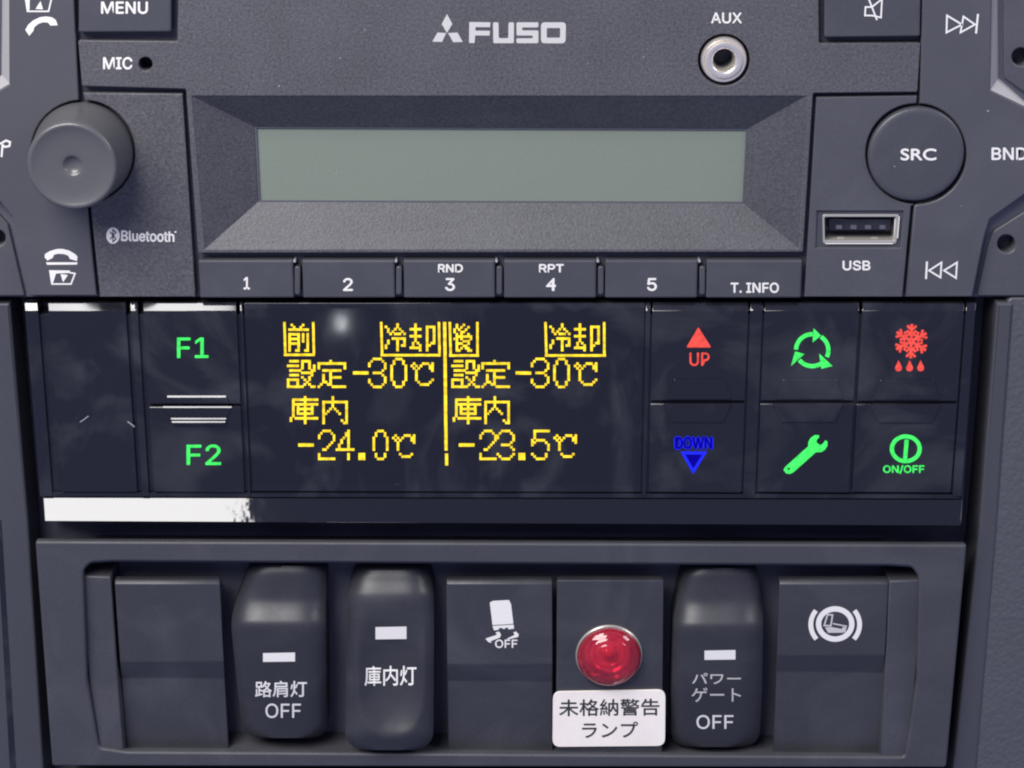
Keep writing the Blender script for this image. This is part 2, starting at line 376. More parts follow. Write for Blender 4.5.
pcn = [(816.5, 97.5), (917, 96), (916.5, 103.0)] + bite(SX, SY, SR, -91, -268 + 0, 24) + [(911, 206), (902.5, 297), (804.5, 297)]
usb_hole = [(817, 211), (903.5, 211), (900.5, 248), (815.5, 248)]
low_r = slab('lower_panel', [pcn, usb_hole[::-1]], -.15, -5.9, M['smooth'], radio, bevel=.2)

# bevelled corners, the highlight put into their colour, and the screw tabs behind them
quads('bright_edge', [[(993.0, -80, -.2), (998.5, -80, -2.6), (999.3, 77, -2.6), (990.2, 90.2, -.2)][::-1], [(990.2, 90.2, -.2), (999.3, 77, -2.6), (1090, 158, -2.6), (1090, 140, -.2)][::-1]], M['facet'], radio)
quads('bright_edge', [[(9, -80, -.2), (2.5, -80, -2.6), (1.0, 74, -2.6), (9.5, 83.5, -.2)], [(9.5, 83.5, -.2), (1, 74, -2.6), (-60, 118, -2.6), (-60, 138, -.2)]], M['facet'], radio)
def tab(loop, hx, hy, r, dep=-1.6):
    slab('screw_tab', [rnd(loop, 2), circ(hx, hy, r)[::-1]], dep, -5.9, M['smooth'], radio, bevel=.3)
tab([(1003, -80), (1100, -80), (1100, 150), (1004, 78)], 1021, 57, 9)
tab([(1100, 150), (1035, 205), (993.5, 231), (988, 246), (977, 296), (1100, 296)], 1006.5, 244, 9)
tab([(-3.5, -80), (-3.5, 74), (-100, 140), (-100, -80)], -30, 55, 9)
tab([(-100, 150), (-40, 196), (-3, 212), (8, 224), (25, 296), (-100, 296)], -2.5, 238, 8)

# push buttons
b_menu = slab('push_button', [rnd([(79, -60), (171.5, -60), (171, 32), (78.5, 32.5)], 2)], .4, -5.9, M['button'], radio, bevel=.35)
text('legend', 'MENU', (101, 1.5, 148, 14), .43, M['print'], b_menu, .45)
b_mute = slab('push_button', [rnd([(825, -60), (922, -60), (920, 36.5), (824.5, 37.5)], 2)], .4, -5.9, M['button'], radio, bevel=.35)
sp = [(865.5, 7), (872, 7), (882, -1), (881, 17.5), (872, 15.5), (865, 15.5)]
flat('legend', stroke_loop(sp, 1.6, True), .43, M['print'], b_mute)
flat('legend', stroke_loop([(868, -3), (877, 20)], 1.6), .45, M['print'], b_mute)

# radio station keys
bx = [197, 297.5, 399, 499.5, 601, 702.5, 803.5]
names = ['1', '2', '3', '4', '5', 'T. INFO']
for i in range(6):
    a, b = bx[i] + (1.5 if i == 0 else 4.6), bx[i + 1] - (1 if i == 5 else 4.6)
    k = 512; sh = lambda x: x + (512 - x) * .0055
    kb = slab('station_key', [rnd([(a, 260.5), (b, 260.5), (sh(b), 298), (sh(a), 298)], 1.5)], .3, -5.9, M['button'], radio, bevel=.32)
    c = (a + b) / 2
    if i == 0: text('legend', '1', (243.5, 277, 250, 289.5), .33, M['print'], kb, .4)
    elif i < 5:
        cx = [0, 348, 450, 551, 652][i]; text('legend', names[i], (cx - 5, 278, cx + 5, 291), .33, M['print'], kb, .4)
        if i in (2, 3): text('legend', {2: 'RND', 3: 'RPT'}[i], (cx - 12, 264, cx + 13, 272.5), .33, M['print'], kb, .45)
    else: text('legend', 'T. INFO', (730.5, 282.5, 779, 293), .33, M['print'], kb, .4)
    if i < 5:
        x = bx[i + 1]
        slab('key_divider', [rnd([(x - 3.0, 266.5), (x + 3.0, 266.5), (x + 2.8, 295), (x - 3.1, 295)], 2.9)], .05, -5.9, M['button'], radio, bevel=.25)
        slab('key_glint', [circ(x - 3.0, 261.5, 1.4, n=12)], .15, -5.9, M['facet'], radio, bevel=.1)  # pale dot added for the glint at the key's top corner

# volume knob
s = .19
kprof = [(9.08, -4), (9.05, .4)] + [(9.03 - .094 * h, h) for h in (1, 2.5, 4, 6, 8, 9.7)] + [(8.08, 10.05), (8.0, 10.35), (7.85, 10.6), (7.62, 10.76), (7.35, 10.8), (7.1, 10.72), (6.8, 10.58), (5, 10.3), (3, 10.2), (1.95, 10.15), (1.75, 10.1), (1.5, 9.75), (1.0, 9.45), (.5, 9.35), (0, 9.3)]
revolve('volume_knob', KX, KY, 0, kprof, M['knob'], radio, 96)
# source button
sprof = [(8.75, -4), (8.75, .15), (8.62, .42), (8.35, .58), (7.5, .62), (4, .66), (0, .68)]
src = revolve('round_button', SX, SY, 0, sprof, M['button'], radio, 80)
text('legend', 'SRC', (900.5, 148.5, 936.5, 160.5), .74, M['print'], src, .4)

# AUX socket
ax = revolve('aux_socket', 724, 60, 0, [(4.19, -3.00), (4.14, -0.20), (3.96, 0.15), (3.69, 0.20), (3.50, -0.05), (3.39, 0.10), (3.28, 0.42), (3.05, 0.50), (2.32, 0.45), (2.14, 0.30), (1.96, -0.30), (1.77, -1.30), (1.75, -2.60)], M['metal'], radio, 64)
revolve('socket_bore', 724, 60, 0, [(1.75, -2.6), (1.7, -5.8), (0, -5.8)], M['gap'], ax, 40)

# USB socket
ub = slab('usb_socket', [[(816, 210.5), (904.5, 210.5), (901, 249), (814.5, 249)], [(824, 217), (824.5, 241), (895.5, 241), (898, 217)]], -.6, -5.8, M['button'], radio, bevel=.12)
slab('metal_shell', [rnd([(822.5, 214.5), (899.5, 214.5), (896.5, 244), (823, 244)], 3), rnd([(824.5, 217), (825, 240.5), (894.5, 240.5), (896.5, 217)], 2)], -.35, -5.8, M['brushed'], ub, bevel=.1)
quads('shell_lip', [[(826, 240.3, -1.0), (892, 240.3, -1.0), (893, 244, -.2), (825.5, 244, -.2)][::-1], [(894.6, 218, -1.0), (899.8, 216.5, -.2), (898, 238.5, -.2), (893.8, 237.5, -1.0)][::-1]], M['lit_shell'], ub)  # lit inner wall of the shell, its brightness put into the colour
slab('contact_tongue', [[(829, 219), (891, 219), (890, 230), (829, 230)]], -1.4, -5.8, M['key'], ub, bevel=.1)
for i in range(4): quads('contact', [[(836 + 14.5 * i, 225, -1.37), (842 + 14.5 * i, 225, -1.37), (842 + 14.5 * i, 229, -1.37), (836 + 14.5 * i, 229, -1.37)][::-1]], M['gap'], ub)
slab('socket_floor', [[(824, 216), (897, 216), (896, 242), (824, 242)]], -5.2, -5.7, M['key'], ub, bevel=.05)
for x in (837, 871): quads('spring_tab', [[(x, 237, -2), (x + 7, 237, -2), (x + 7, 239.5, -1.4), (x, 239.5, -1.4)][::-1]], M['brushed'], ub)
text('legend', 'USB', (842.5, 260.5, 870.5, 270.5), -.12, M['print'], low_r, .4)

# symbols on the side panels
flat('legend', stroke_loop([(947, 15.5), (962, 24.5), (946.5, 32.5)], 1.7, True) + stroke_loop([(963.5, 16.5), (975, 24.5), (960.5, 32.5)], 1.7, True), PR, M['print'], side_r)
flat('legend', stroke_loop([(978, 14), (976, 33.5)], 2), PR + .01, M['print'], side_r)
flat('legend', stroke_loop([(941.5, 262.5), (929, 270.5), (940.5, 277.5)], 1.7, True) + stroke_loop([(957, 262.5), (944, 270.5), (956, 278)], 1.7, True), PR, M['print'], side_r)
flat('legend', stroke_loop([(927, 261.5), (926, 279)], 2), PR + .01, M['print'], side_r)
text('legend', 'BND', (991.5, 147.5, 1027, 160), PR, M['print'], side_r, .4)
def arcw(cx, cy, rx, ry, a0, a1, w0, w1, n=14):
    o = []; i_ = []
    for k in range(n + 1):
        t = k / n; a = math.radians(a0 + (a1 - a0) * t); wd = w0 + (w1 - w0) * (abs(2 * t - 1) ** 2.5)
        o.append((cx + (rx + wd / 2) * math.cos(a), cy + (ry + wd / 2) * math.sin(a))); i_.append((cx + (rx - wd / 2) * math.cos(a), cy + (ry - wd / 2) * math.sin(a)))
    return [o + i_[::-1]]
ph = [(25.3, 30), (28, 25), (33, 20.5), (40, 17.2), (46, 16.4), (52, 17.3), (55.8, 20), (57.7, 25.3), (50.5, 25.6), (48, 22.6), (43, 22.2), (38, 24), (34.3, 27.3), (33.3, 31), (29.3, 35.8)]
flat('legend', [ph], PR, M['print'], side_l)
flat('legend', stroke_loop([(24, -12), (27.5, 11.3), (48.5, 11.3), (54, -12)], 1.5), PR, M['print'], side_l)
flat('legend', [[(24, -12), (30, -12), (29.5, 10), (27.5, 10)], [(40.5, 1), (43, 9.3), (35.5, 9)]], PR + .01, M['print'], side_l)
hu = [(44.6, 257.5), (45, 254), (50, 251), (57, 249), (62, 248.8), (69, 250.5), (75, 254), (77.4, 256.5), (77, 261), (70, 259), (68, 255.5), (64, 254), (58, 253.7), (54, 254.7), (52.5, 258), (47.5, 260.5)]
flat('legend', [hu, [(46, 262.3), (77.5, 262.3), (77, 264.6), (47, 264.8)]], PR, M['print'], side_l)
flat('legend', stroke_loop([(50, 271.5), (52, 284), (71, 284), (75, 273.5), (69, 272.5)], 1.5), PR, M['print'], side_l)
flat('legend', [[(49, 270.2), (70, 270.5), (69.5, 273), (56, 273.5), (53, 283), (51, 283)], [(60.5, 274), (68, 275), (63, 282.2)]], PR + .01, M['print'], side_l)
flat('legend', stroke_loop([(-6, 144), (1, 143.5), (6, 140.5), (10, 142), (9.5, 146), (5, 147), (2.5, 145), (1.5, 157)], 2), PR, M['print'], side_l)
# wireless emblem: white oval with the rune left open, and its word
flat('emblem', [circ(113, 235.6, 6.7, 8.2, 28)], -.12, M['print'], low_l)
flat('emblem', stroke_loop([(110, 231.8), (116, 239), (113, 241.8), (113, 229.5), (116, 232.4), (110, 239.4)], 1.15), -.10, M['black_ink'], low_l)
text('lettering', 'Bluetooth', (121, 230.3, 174.5, 241.3, 1), -.12, M['print'], low_l, .45)
flat('lettering', [circ(175.5, 232, 1, n=8)], -.11, M['print'], low_l)

# ================================================================== refrigeration controller
cc = thing('cooling_controller', W(505, 521, -6), 'gloss black refrigeration control panel with yellow dot matrix readout', 'control panel')
D1 = .15
slab('housing', [[(24, 301.5), (976, 301.5), (962, 524), (45, 519)]], -5.5, -12.7, M['gap'], cc, bevel=.1)
slab('carrier', [[(30, 314), (970, 314), (961, 494), (46, 494)]], -.85, -5.49, M['key'], cc, bevel=.05)
def lip_depth(py, tilt, x=45, y0=497.3):                 # depth at which the chamfer from y 497 reaches y 521 with that tilt
    lo, hi = -.4, 10.0
    for _ in range(40):
        m_ = (lo + hi) / 2; a, b = W(x, y0, -.5), W(x, py, m_)
        if math.atan2(a.y - b.y, a.z - b.z) > tilt: hi = m_
        else: lo = m_
    return lo
LIPD = lip_depth(521, TILT)
def top_depth(tilt):
    lo, hi = -6.0, .1
    for _ in range(40):
        m_ = (lo + hi) / 2; a, b = W(200, 302.7, m_), W(200, 311, .15)
        if math.atan2(a.y - b.y, a.z - b.z) > tilt: lo = m_
        else: hi = m_
    return lo
D0 = top_depth(TILT)
def lean(x, y, y0=303): return x + (x - 512) * -(y - y0) / 6147.0
def topped(name, xa, xb, y1, m, label=None, d=D1, bev=.09, parent=None):
    """block with the up-tilted chamfer along its top, sides leaning with the panel"""
    L, R = (lambda y: lean(xa, y)), (lambda y: lean(xb, y))
    return loft(name, [(L(302.7), 302.7, R(302.7), 302.7, D0), (L(311), 311, R(311), 311, d), (L(y1), y1, R(y1), y1, d)], -5.6, m, parent or cc, bev, label)
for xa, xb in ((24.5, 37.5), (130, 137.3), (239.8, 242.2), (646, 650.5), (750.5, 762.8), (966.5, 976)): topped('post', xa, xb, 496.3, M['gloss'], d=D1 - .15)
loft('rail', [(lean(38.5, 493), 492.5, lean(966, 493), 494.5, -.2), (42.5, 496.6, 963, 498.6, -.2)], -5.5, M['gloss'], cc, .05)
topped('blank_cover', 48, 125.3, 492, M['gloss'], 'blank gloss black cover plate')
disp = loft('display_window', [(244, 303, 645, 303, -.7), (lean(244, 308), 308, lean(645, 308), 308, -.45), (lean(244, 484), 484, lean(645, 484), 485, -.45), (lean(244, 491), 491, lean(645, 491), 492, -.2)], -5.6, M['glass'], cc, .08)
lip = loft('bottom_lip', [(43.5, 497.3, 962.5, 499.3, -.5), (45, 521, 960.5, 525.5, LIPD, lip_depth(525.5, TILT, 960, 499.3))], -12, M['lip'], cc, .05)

def ridge(key, pts_top, d, up=.55):
    return slab('finger_ridge', [rnd(pts_top, 1, 2)], d + up, d - .2, M['key'], key, bevel=.16)
def pair(xa, xb, ys, lab_u, lab_l):
    u = topped('key', xa, xb, ys - 1.2, M['key'], lab_u)
    l = loft('key', [(lean(xa, ys + 1.6), ys + 1.6, lean(xb, ys + 1.6), ys + 1.6, D1 - .195), (lean(xa, ys + 3), ys + 3, lean(xb, ys + 3), ys + 3, D1), (lean(xa, 492), 491.8, lean(xb, 492), 492.6, D1)], -5.6, M['key'], cc, .1, lab_l)
    return u, l
f1, f2 = pair(143, 236, 404.8, 'key with green F1', 'key with green F2')
up, dn = pair(652.7, 748.5, 401.5, 'key with red up arrow', 'key with blue down arrow')
rc_, wr = pair(764.7, 859.3, 401.5, 'key with green circling arrows', 'key with green spanner')
sn, on = pair(862.8, 964.5, 402, 'key with red snowflake and drops', 'key with green power symbol')
def tongue(key, rows): return loft('finger_ridge', rows, D1 - .3, M['key'], key, .04)
tongue(f1, [(167, 395.4, 226, 395.4, D1), (167, 397.5, 226, 397.5, D1 + .29), (163.5, 403.4, 229.5, 403.4, D1 + .29)])
tongue(f2, [(162.5, 406.2, 232, 406.2, D1), (163, 408, 231.5, 408, D1 + .25), (170.5, 417.8, 226.5, 417.8, D1 + .25), (171, 419.6, 226, 419.6, D1 + .50), (171.5, 421.0, 225.5, 421.0, D1 + .50), (171.8, 422.8, 225.3, 422.8, D1 + .75), (172, 424.5, 225, 424.5, D1 + .75)])
for ku, kl, a, b, y in ((up, dn, 665, 734, 401.5), (rc_, wr, 774, 846, 401.5), (sn, on, 871, 943, 402)):
    ridge(ku, [(a + 9, y - 22), (b - 9, y - 22), (b - 2, y - 2), (a + 2, y - 2)], D1, .28)
    ridge(kl, [(a - 2, y + 2.5), (b - 2, y + 2.5), (b - 11, y + 21), (a + 7, y + 21)], D1, .38)
E = D1 + .03
text('legend', 'F1', (177, 337.5, 208.5, 358), E, M['green'], f1, .35)
text('legend', 'F2', (186.5, 444.5, 221, 465), E, M['green'], f2, .35)
flat('legend', [rnd([(698.3, 327), (711.2, 347.5), (686.3, 347.5)], 1.5, 3)], E, M['red'], up)
text('legend', 'UP', (689.5, 352.5, 709.5, 366), E, M['red'], up, .25)
# lit outline round a darker core
text('legend', 'DOWN', (674, 436, 713.5, 450), E, M['blue'], dn, 1.3)
text('legend_core', 'DOWN', (675, 436.8, 712.5, 449.2), E + .06, M['navy'], dn, .6)
flat('legend', stroke_loop([(683, 453), (704.5, 453), (693.3, 471)], 3.2, True), E, M['blue'], dn)
flat('legend_core', [[(685.2, 454.5), (702.2, 454.5), (693.3, 468.6)]], E + .03, M['navy'], dn)
# circling arrows
cx, cy, r = 812.2, 350.2, 16.2
arcs = [stroke_loop(circ(cx, cy, r, 16, 12, a0, a1), 4.2)[0] for a0, a1 in ((182, 272), (303, 385), (57, 142))]
heads = [[(813.5, 328.2), (820.8, 335.5), (812.6, 342.5)], [(819.3, 353.6), (832.5, 366), (821, 363.4)], [(794.5, 351.2), (804.5, 354.2), (791.3, 366)]]
heads[1] = [(819.2, 353.5), (832.5, 366), (821.3, 368.8)]; heads[2] = [(795, 351.5), (804.5, 354), (791, 366)]
flat('legend', arcs, E, M['green'], rc_); flat('legend', heads, E + .02, M['green'], rc_)
sp = [(783.5, 470), (785, 467), (808, 446.5), (808.5, 441.5), (811, 437.5), (815, 435), (819, 435.2), (819, 437.5), (816.6, 440), (816.6, 442.5), (820, 445), (822.6, 444), (825.4, 440.3), (827.4, 441.5), (827.3, 446), (825, 450), (821, 452.2), (816, 452.2), (793.5, 472.2), (790, 474), (786, 473.4)]
flat('legend', [sp, circ(788.9, 468.9, 1.2, n=10)[::-1]], E, M['green'], wr)
# snowflake and drops
cx, cy = 911.3, 341.2
fl = []
for k in range(6):
    a = math.radians(60 * k + 88); ca, sa = math.cos(a), math.sin(a)
    T = lambda u, v: (cx + ca * u - sa * v, cy - (sa * u + ca * v))
    flat('legend', stroke_loop([T(.6, 0), T(17.2, 0)], 3.0), E + .004 * k, M['red'], sn)
    for sg in (-1, 1):
        flat('legend', stroke_loop([T(11, 0), T(15.6, 4.6 * sg)], 2.5), E + .03 + .004 * k, M['red'], sn)
        flat('legend', stroke_loop([T(5.6, 0), T(10.6, 4.8 * sg)], 2.5), E + .03 + .004 * k, M['red'], sn)
        flat('legend', stroke_loop([T(7.6, 0), T(5.9, 3.6 * sg)], 1.6), E + .06 + .004 * k, M['red'], sn)
fl_all = [o for o in sn.children if o.name.startswith('legend')]; join('legend', fl_all)
for x in (898.5, 909.6, 920.6):
    flat('legend', [[(x, 360), (x + 2.2, 364.5), (x + 3.6, 368), (x + 2.4, 370.6), (x, 371.4), (x - 2.6, 370.6), (x - 3.6, 368), (x - 2, 364.5)]], E, M['red'], sn)
flat('legend', [circ(905.8, 448.8, 16, 14.4), circ(905.8, 448.8, 11.8, 10.4)[::-1]], E, M['green'], on)
flat('legend', [[(904.6, 439.5), (908.8, 439.7), (907.2, 459), (903.2, 459)]], E + .02, M['green'], on)
text('legend', 'ON/OFF', (883, 465, 924.5, 474), E, M['green'], on, .35)

# dot matrix readout
G = {
'設': '.####.####..|......#..#..|#####.#..#.#|......#..#.#|.#####....##|......#####.|.####.....#.|......#..#..|#####..#.#..|#...#...#...|#...#..#.#..|#######...##',
'定': '.....#......|############|#..........#|#..........#|..########..|.....#......|..#..#......|..#..#####..|..#..#......|..##.#......|.#..##......|#.....######',
'庫': '......#.....|.###########|.#....#.....|.###########|.#.#..#..#..|.#.#######..|.#.#..#..#..|.#.#######..|.#....#.....|#.##########|#.....#.....|......#.....',
'内': '....#......|....#......|###########|#...#.....#|#...#.....#|#..#.#....#|#.#...#...#|##.....#..#|#.........#|#.........#|#.......#.#|#........##',
'前': '.#....#..|..#..#...|#########|.........|#####.#.#|#...#.#.#|#####.#.#|#...#.#.#|#####...#|#...#...#|#...#...#|#..##..##',
'冷': '.....#....|#....#....|.#..#.#...|.#.#...#..|..#.###.#.|..........|...######.|.#...#..#.|.#...#..#.|#....#.##.|#....#....|.....#....',
'却': '..#........|..#....####|#####..#..#|..#....#..#|..#....#..#|#####..#..#|..#....#..#|..#....#..#|.#.#...#.##|.#..#..##..|#####..#...|....#..#...',
'後': '.#..#....|.#.#..#..|#.#..#...|#..##....|.#.#..#..|.#######.|##.#...#.|.#..###..|.###..#..|.#..##...|.#.#.##..|.##...##.',
'3': '..####..|.#....#.|#......#|#......#|.......#|......#.|..####..|......#.|.......#|#......#|#......#|.#....#.|..####..',
'0': '..###..|.#...#.|.#...#.|#.....#|#.....#|#.....#|#.....#|#.....#|#.....#|#.....#|.#...#.|.#...#.|..###..',
'c': '..........|..........|.#...###.#|#.#.#...##|.#.#....##|..#......#|..#.......|..#.......|..#.......|..#......#|...#....#.|....####..',
'2': '..####..|.#....#.|#......#|#......#|.......#|......#.|.....#..|....#...|..##....|.#......|#.......|#.......|########',
'4': '.....#..|....##..|....##..|...#.#..|..#..#..|..#..#..|.#...#..|.#...#..|########|.....#..|.....#..|.....#..|.....#..',
'.': '...|...|...|...|...|...|...|...|...|...|###|###|###',
'5': '.#######|.#......|.#......|.#......|#.####..|##....#.|#......#|.......#|.......#|.......#|#.....#.|.#....#.|..####..',
}
def put(bm, ch, x0, y0, px, py=2.32, scan=False, m_=0.0):
    for r, row in enumerate(G[ch].split('|')):
        if scan and r == 9: continue                        # the row the scanning display had not lit
        for c, t in enumerate(row):
            if t == '#':
                x, y = x0 + c * px, y0 + r * py; a, b = px * .535, py * .53
                bm.faces.new([bm.verts.new(W(*p, DT + .002 * ((r + c) % 2))) for p in ((x - a, y + b), (x + a, y + b), (x + a, y - b), (x - a, y - b))])
def bar(bm, x0, y0, x1, y1, sk=0.):
    bm.faces.new([bm.verts.new(W(*p, DT)) for p in ((x0 + sk, y1), (x1 + sk, y1), (x1, y0), (x0, y0))])
DT = -.41
def readout(ox, box1, box2, chars, dashes):
    bm = bmesh.new()
    for x0, x1, b in (box1, box2):
        bar(bm, x0 - 1.2, 322, x0 + 1.2, b - 1.25, .9); bar(bm, x1 - 1.2, 322, x1 + 1.2, b - 1.25, .7 if x1 < 445 else .1); bar(bm, x0 - .6, b - 1.2, x1 + 1.6, b + 1.2)
    for ch, x, y, px, sc_ in chars: put(bm, ch, x, y, px, scan=sc_)
    for x0, x1, y in dashes: bar(bm, x0, y - 1.6, x1, y + 1.6)
    me = bpy.data.meshes.new('readout'); bm.to_mesh(me); bm.free()
    return link('readout', me, M['yellow'], disp, smooth=False)
readout(0, (284.4, 313.2, 354.8), (381.2, 438.9, 355.2),
    [('前', 289.6, 325, 2.26, 0), ('冷', 386, 324.6, 2.32, 0), ('却', 410.9, 324.6, 2.32, 0), ('設', 288.2, 361.2, 2.37, 0), ('定', 318.8, 361.2, 2.37, 0), ('3', 369.4, 359, 2.26, 0), ('0', 391.7, 359, 2.36, 0), ('c', 411.8, 359, 2.3, 0),
     ('庫', 291, 397.4, 2.36, 0), ('内', 323.6, 397.4, 2.3, 0), ('2', 319.2, 431, 2.12, 1), ('4', 337, 431, 2.3, 1), ('.', 359.6, 431, 2.2, 1), ('0', 373.8, 431, 2.24, 1), ('c', 393.4, 431, 2.3, 1)],
    [(352.9, 368.6, 372.9), (298.2, 313.8, 445)])
readout(0, (449.8, 477.4, 355.5), (545.5, 604.2, 355.5),
    [('後', 454.6, 325, 2.32, 0), ('冷', 550.6, 324.6, 2.32, 0), ('却', 575.3, 324.6, 2.32, 0), ('設', 452.6, 361.2, 2.37, 0), ('定', 482.6, 361.2, 2.37, 0), ('3', 532, 359, 2.3, 0), ('0', 554.5, 359, 2.36, 0), ('c', 575.2, 359, 2.32, 0),
     ('庫', 454, 397.4, 2.36, 0), ('内', 485.6, 397.4, 2.3, 0), ('2', 480.6, 431, 2.12, 1), ('3', 497.8, 431, 2.26, 1), ('.', 519.6, 431, 2.2, 1), ('5', 532.4, 431, 2.3, 1), ('c', 554.8, 431, 2.32, 1)],
    [(515.6, 531.2, 373), (458.8, 474.5, 445)])
flat('readout_line', [[(443, 322), (446.2, 322), (447.6, 450.5), (444.6, 450.5)], [(445, 453.5), (448, 453.5), (448.2, 465.5), (445.2, 465.5)]], DT, M['yellow'], disp)

# ================================================================== bottom switch row
fr = thing('switch_bezel', W(500, 768, -6), 'matt dark grey bezel framing the bottom row of seven switches', 'bezel')
hole = [(83, 571), (90, 563), (112, 561.5), (889, 565.5), (912, 567), (919, 577), (917, 680), (905, 757), (880, 757), (126, 752), (99, 748), (87, 680)]
slab('frame', [rnd([(35, 541.5), (967, 545), (946.5, 768), (52, 766.5)], 3), rnd(hole, 4)[::-1]], 1.5, -.4, M['frame'], fr, bevel=.55, res=3)
hole_o = [(72, 562), (90, 553), (890, 556), (930, 566), (926, 690), (915, 764), (92, 758), (78, 690)]
slab('well', [rnd(hole_o, 4), [(x, y - .5) if y > 700 else (x, y + .3) for x, y in rnd(hole, 4)][::-1]], -.42, -9.2, M['frame'], fr, bevel=.05)
slab('frame_foot', [[(58, 756), (940, 758), (939, 766.5), (60, 765)]], -.45, -12.6, M['gap'], fr, bevel=.05)
slab('backing', [[(60, 550), (940, 552), (930, 765), (70, 762)]], -9, -12, M['gap'], fr, bevel=.1)
def cheek(rows, back=-8.9):
    loft('side_cheek', rows, back, M['frame'], fr, .35, seg=3)
cheek([(82, 576, 110.5, 577, .2), (84.5, 640, 115, 640, -.15), (90, 690, 118.5, 690, .1), (101, 758, 124.5, 758, .8)])
cheek([(889.5, 581, 921, 580, .2), (887, 640, 919, 640, -.15), (884, 690, 915, 690, .1), (880.5, 760, 906, 760, .8)])

SW = 'switches and covers in the bottom row'
def cover(name, xs, label, cat, groove=True, top=579.5, gy=(661.5, 678)):
    (xa, xb), (xc, xd), bot = xs                 # top edge, bottom edge
    t = thing(name, W((xc + xd) / 2, bot, -8.8), label, cat, SW)
    def LR(y): k = (y - top) / (bot - top); return xa + (xc - xa) * k, xb + (xd - xb) * k
    def row(y, d, sk=0): l, r = LR(y); return (l, y, r, y + sk, d)
    rows = [row(top, -1.1), row(top + 4.5, -.35), row(gy[0], -.35), row(gy[1], -2.0), row(bot, -2.0)] if groove else [row(top, -1.1), row(top + 4.5, -.35), row(bot, -.35)]
    p = loft('plate', rows, -2.6, M['cover'], t, .22)
    (la, ra), (lb, rb) = LR(top + 14), LR(bot - 4)
    slab('clip_body', [[(la + 4, top + 14), (ra - 4, top + 14), (rb - 4, bot - 4), (lb + 4, bot - 4)]], -2.62, -8.9, M['gap'], t, bevel=.05)
    return t, p
cover('blank_cover', ((114.5, 219.5), (126.5, 229), 753), 'plain blank switch cover at the far left of the row', 'switch cover')
t4, p4 = cover('slip_switch', ((446.5, 552), (448, 553), 756), 'flat switch with white skidding lorry and OFF symbol', 'switch', gy=(664, 681))
t5, p5 = cover('lamp_plate', ((557, 663.5), (556, 662), 757), 'flat black plate carrying the round red warning lamp', 'lamp plate', groove=False)
bpy.data.objects.remove(p5)
p5 = slab('plate', [rnd([(557, 580.5), (663.5, 580.5), (662, 757), (556, 757)], 1.5, 2), circ(609, 655, 32.1, 28.9, 64)[::-1]], -.35, -2.6, M['cover'], t5, bevel=.16)
t7, p7 = cover('brake_switch', ((779.5, 889), (773, 880), 757), 'flat switch with white lorry in a brake circle symbol', 'switch', gy=(655, 672))
CV = -.32
# skidding lorry
flat('legend', [rnd([(489.8, 602.5), (493, 600.8), (509, 600), (511, 604), (513.4, 623.8), (492.5, 625.2)], .6, 2)], CV, M['print'], p4)
flat('legend', [[(492.5, 626), (513.6, 624.6), (514, 628.6), (508.5, 629.4), (508, 627.6), (506, 627.6), (504, 629.2), (502, 628), (498.8, 628), (498.8, 629.8), (494, 630.4)]], CV + .01, M['print'], p4)
flat('legend', [[(495.5, 632.4), (499, 631.5), (501, 634.5), (500, 637.5), (490.5, 641.2), (492, 642.6), (489, 642.4), (485.6, 639.2), (486.5, 638.2), (497, 634.8)], [(513.4, 632.4), (516, 631.5), (518.8, 634.5), (518, 637), (508, 639.5), (507, 638.6), (514.5, 635)]], CV, M['print'], p4)
text('legend', 'OFF', (495, 639.5, 517.5, 648), CV + .02, M['print'], p4, .25)
# brake circle
def bk(cx, cy, r0, r1, a0, a1): return circ(cx, cy, r1, r1 * .93, 16, a0, a1) + circ(cx, cy, r0, r0 * .93, 16, a0, a1)[::-1]
flat('legend', [circ(835.2, 624, 19.3, 17.8), circ(835.2, 624, 14, 12.4)[::-1]], CV, M['print'], p7)
flat('legend', [bk(835.2, 624.5, 22, 26.8, 140, 218), bk(835.2, 624.5, 22, 26.8, -38, 40)], CV, M['print'], p7)
flat('legend', stroke_loop([(824.2, 625.5), (827.6, 614.5), (832.6, 615), (830.8, 625.8)], 1.6, True) + [[(825, 627.2), (831.5, 627), (842, 629), (842.6, 627), (846.5, 627), (845.5, 632.2), (841, 632.8), (828, 632.8)]], CV, M['print_dim'], p7)
flat('legend', stroke_loop([(832.8, 623.6), (847, 626.4)], 1.4), CV + .015, M['print_dim'], p7)

# red lamp
lampth = thing('warning_lamp', W(609, 655, -.3), 'round ribbed red warning lamp with thin chrome rim', 'lamp')
RO = 6.45
revolve('rim', 609, 655, -.35, [(RO + .2, -.34), (RO + .14, .0), (RO + .02, .12), (RO - .12, .1), (RO - .15, -.3)], M['metal'], lampth, 64)
prof = []; n = 90
for i in range(n + 1):
    u = 1 - i / n; prof.append(((RO - .1) * u, .1 + 3.4 * math.sqrt(max(0, 1 - (u * .985) ** 2)) - (.11 * abs(math.sin(u * math.pi * 7)) if u < .8 else 0)))
revolve('lens', 609, 655, -.35, prof, M['lens'], lampth, 72)
bowl = []
for i in range(61):                                   # stepped reflector behind the clear red lens
    u = 1 - i / 60; bowl.append(((RO - .25) * u, -.2 - 2.1 * (1 - u * u) + .28 * abs(math.sin(u * math.pi * 5.0))))
revolve('reflector', 609, 655, -.35, bowl, M['mirror'], lampth, 40)
revolve('bulb', 609, 655, -.35, [(1.5, -2.5), (1.45, -1.2), (1.1, -.4), (.5, 0), (0, .1)], M['bulb'], lampth, 24)

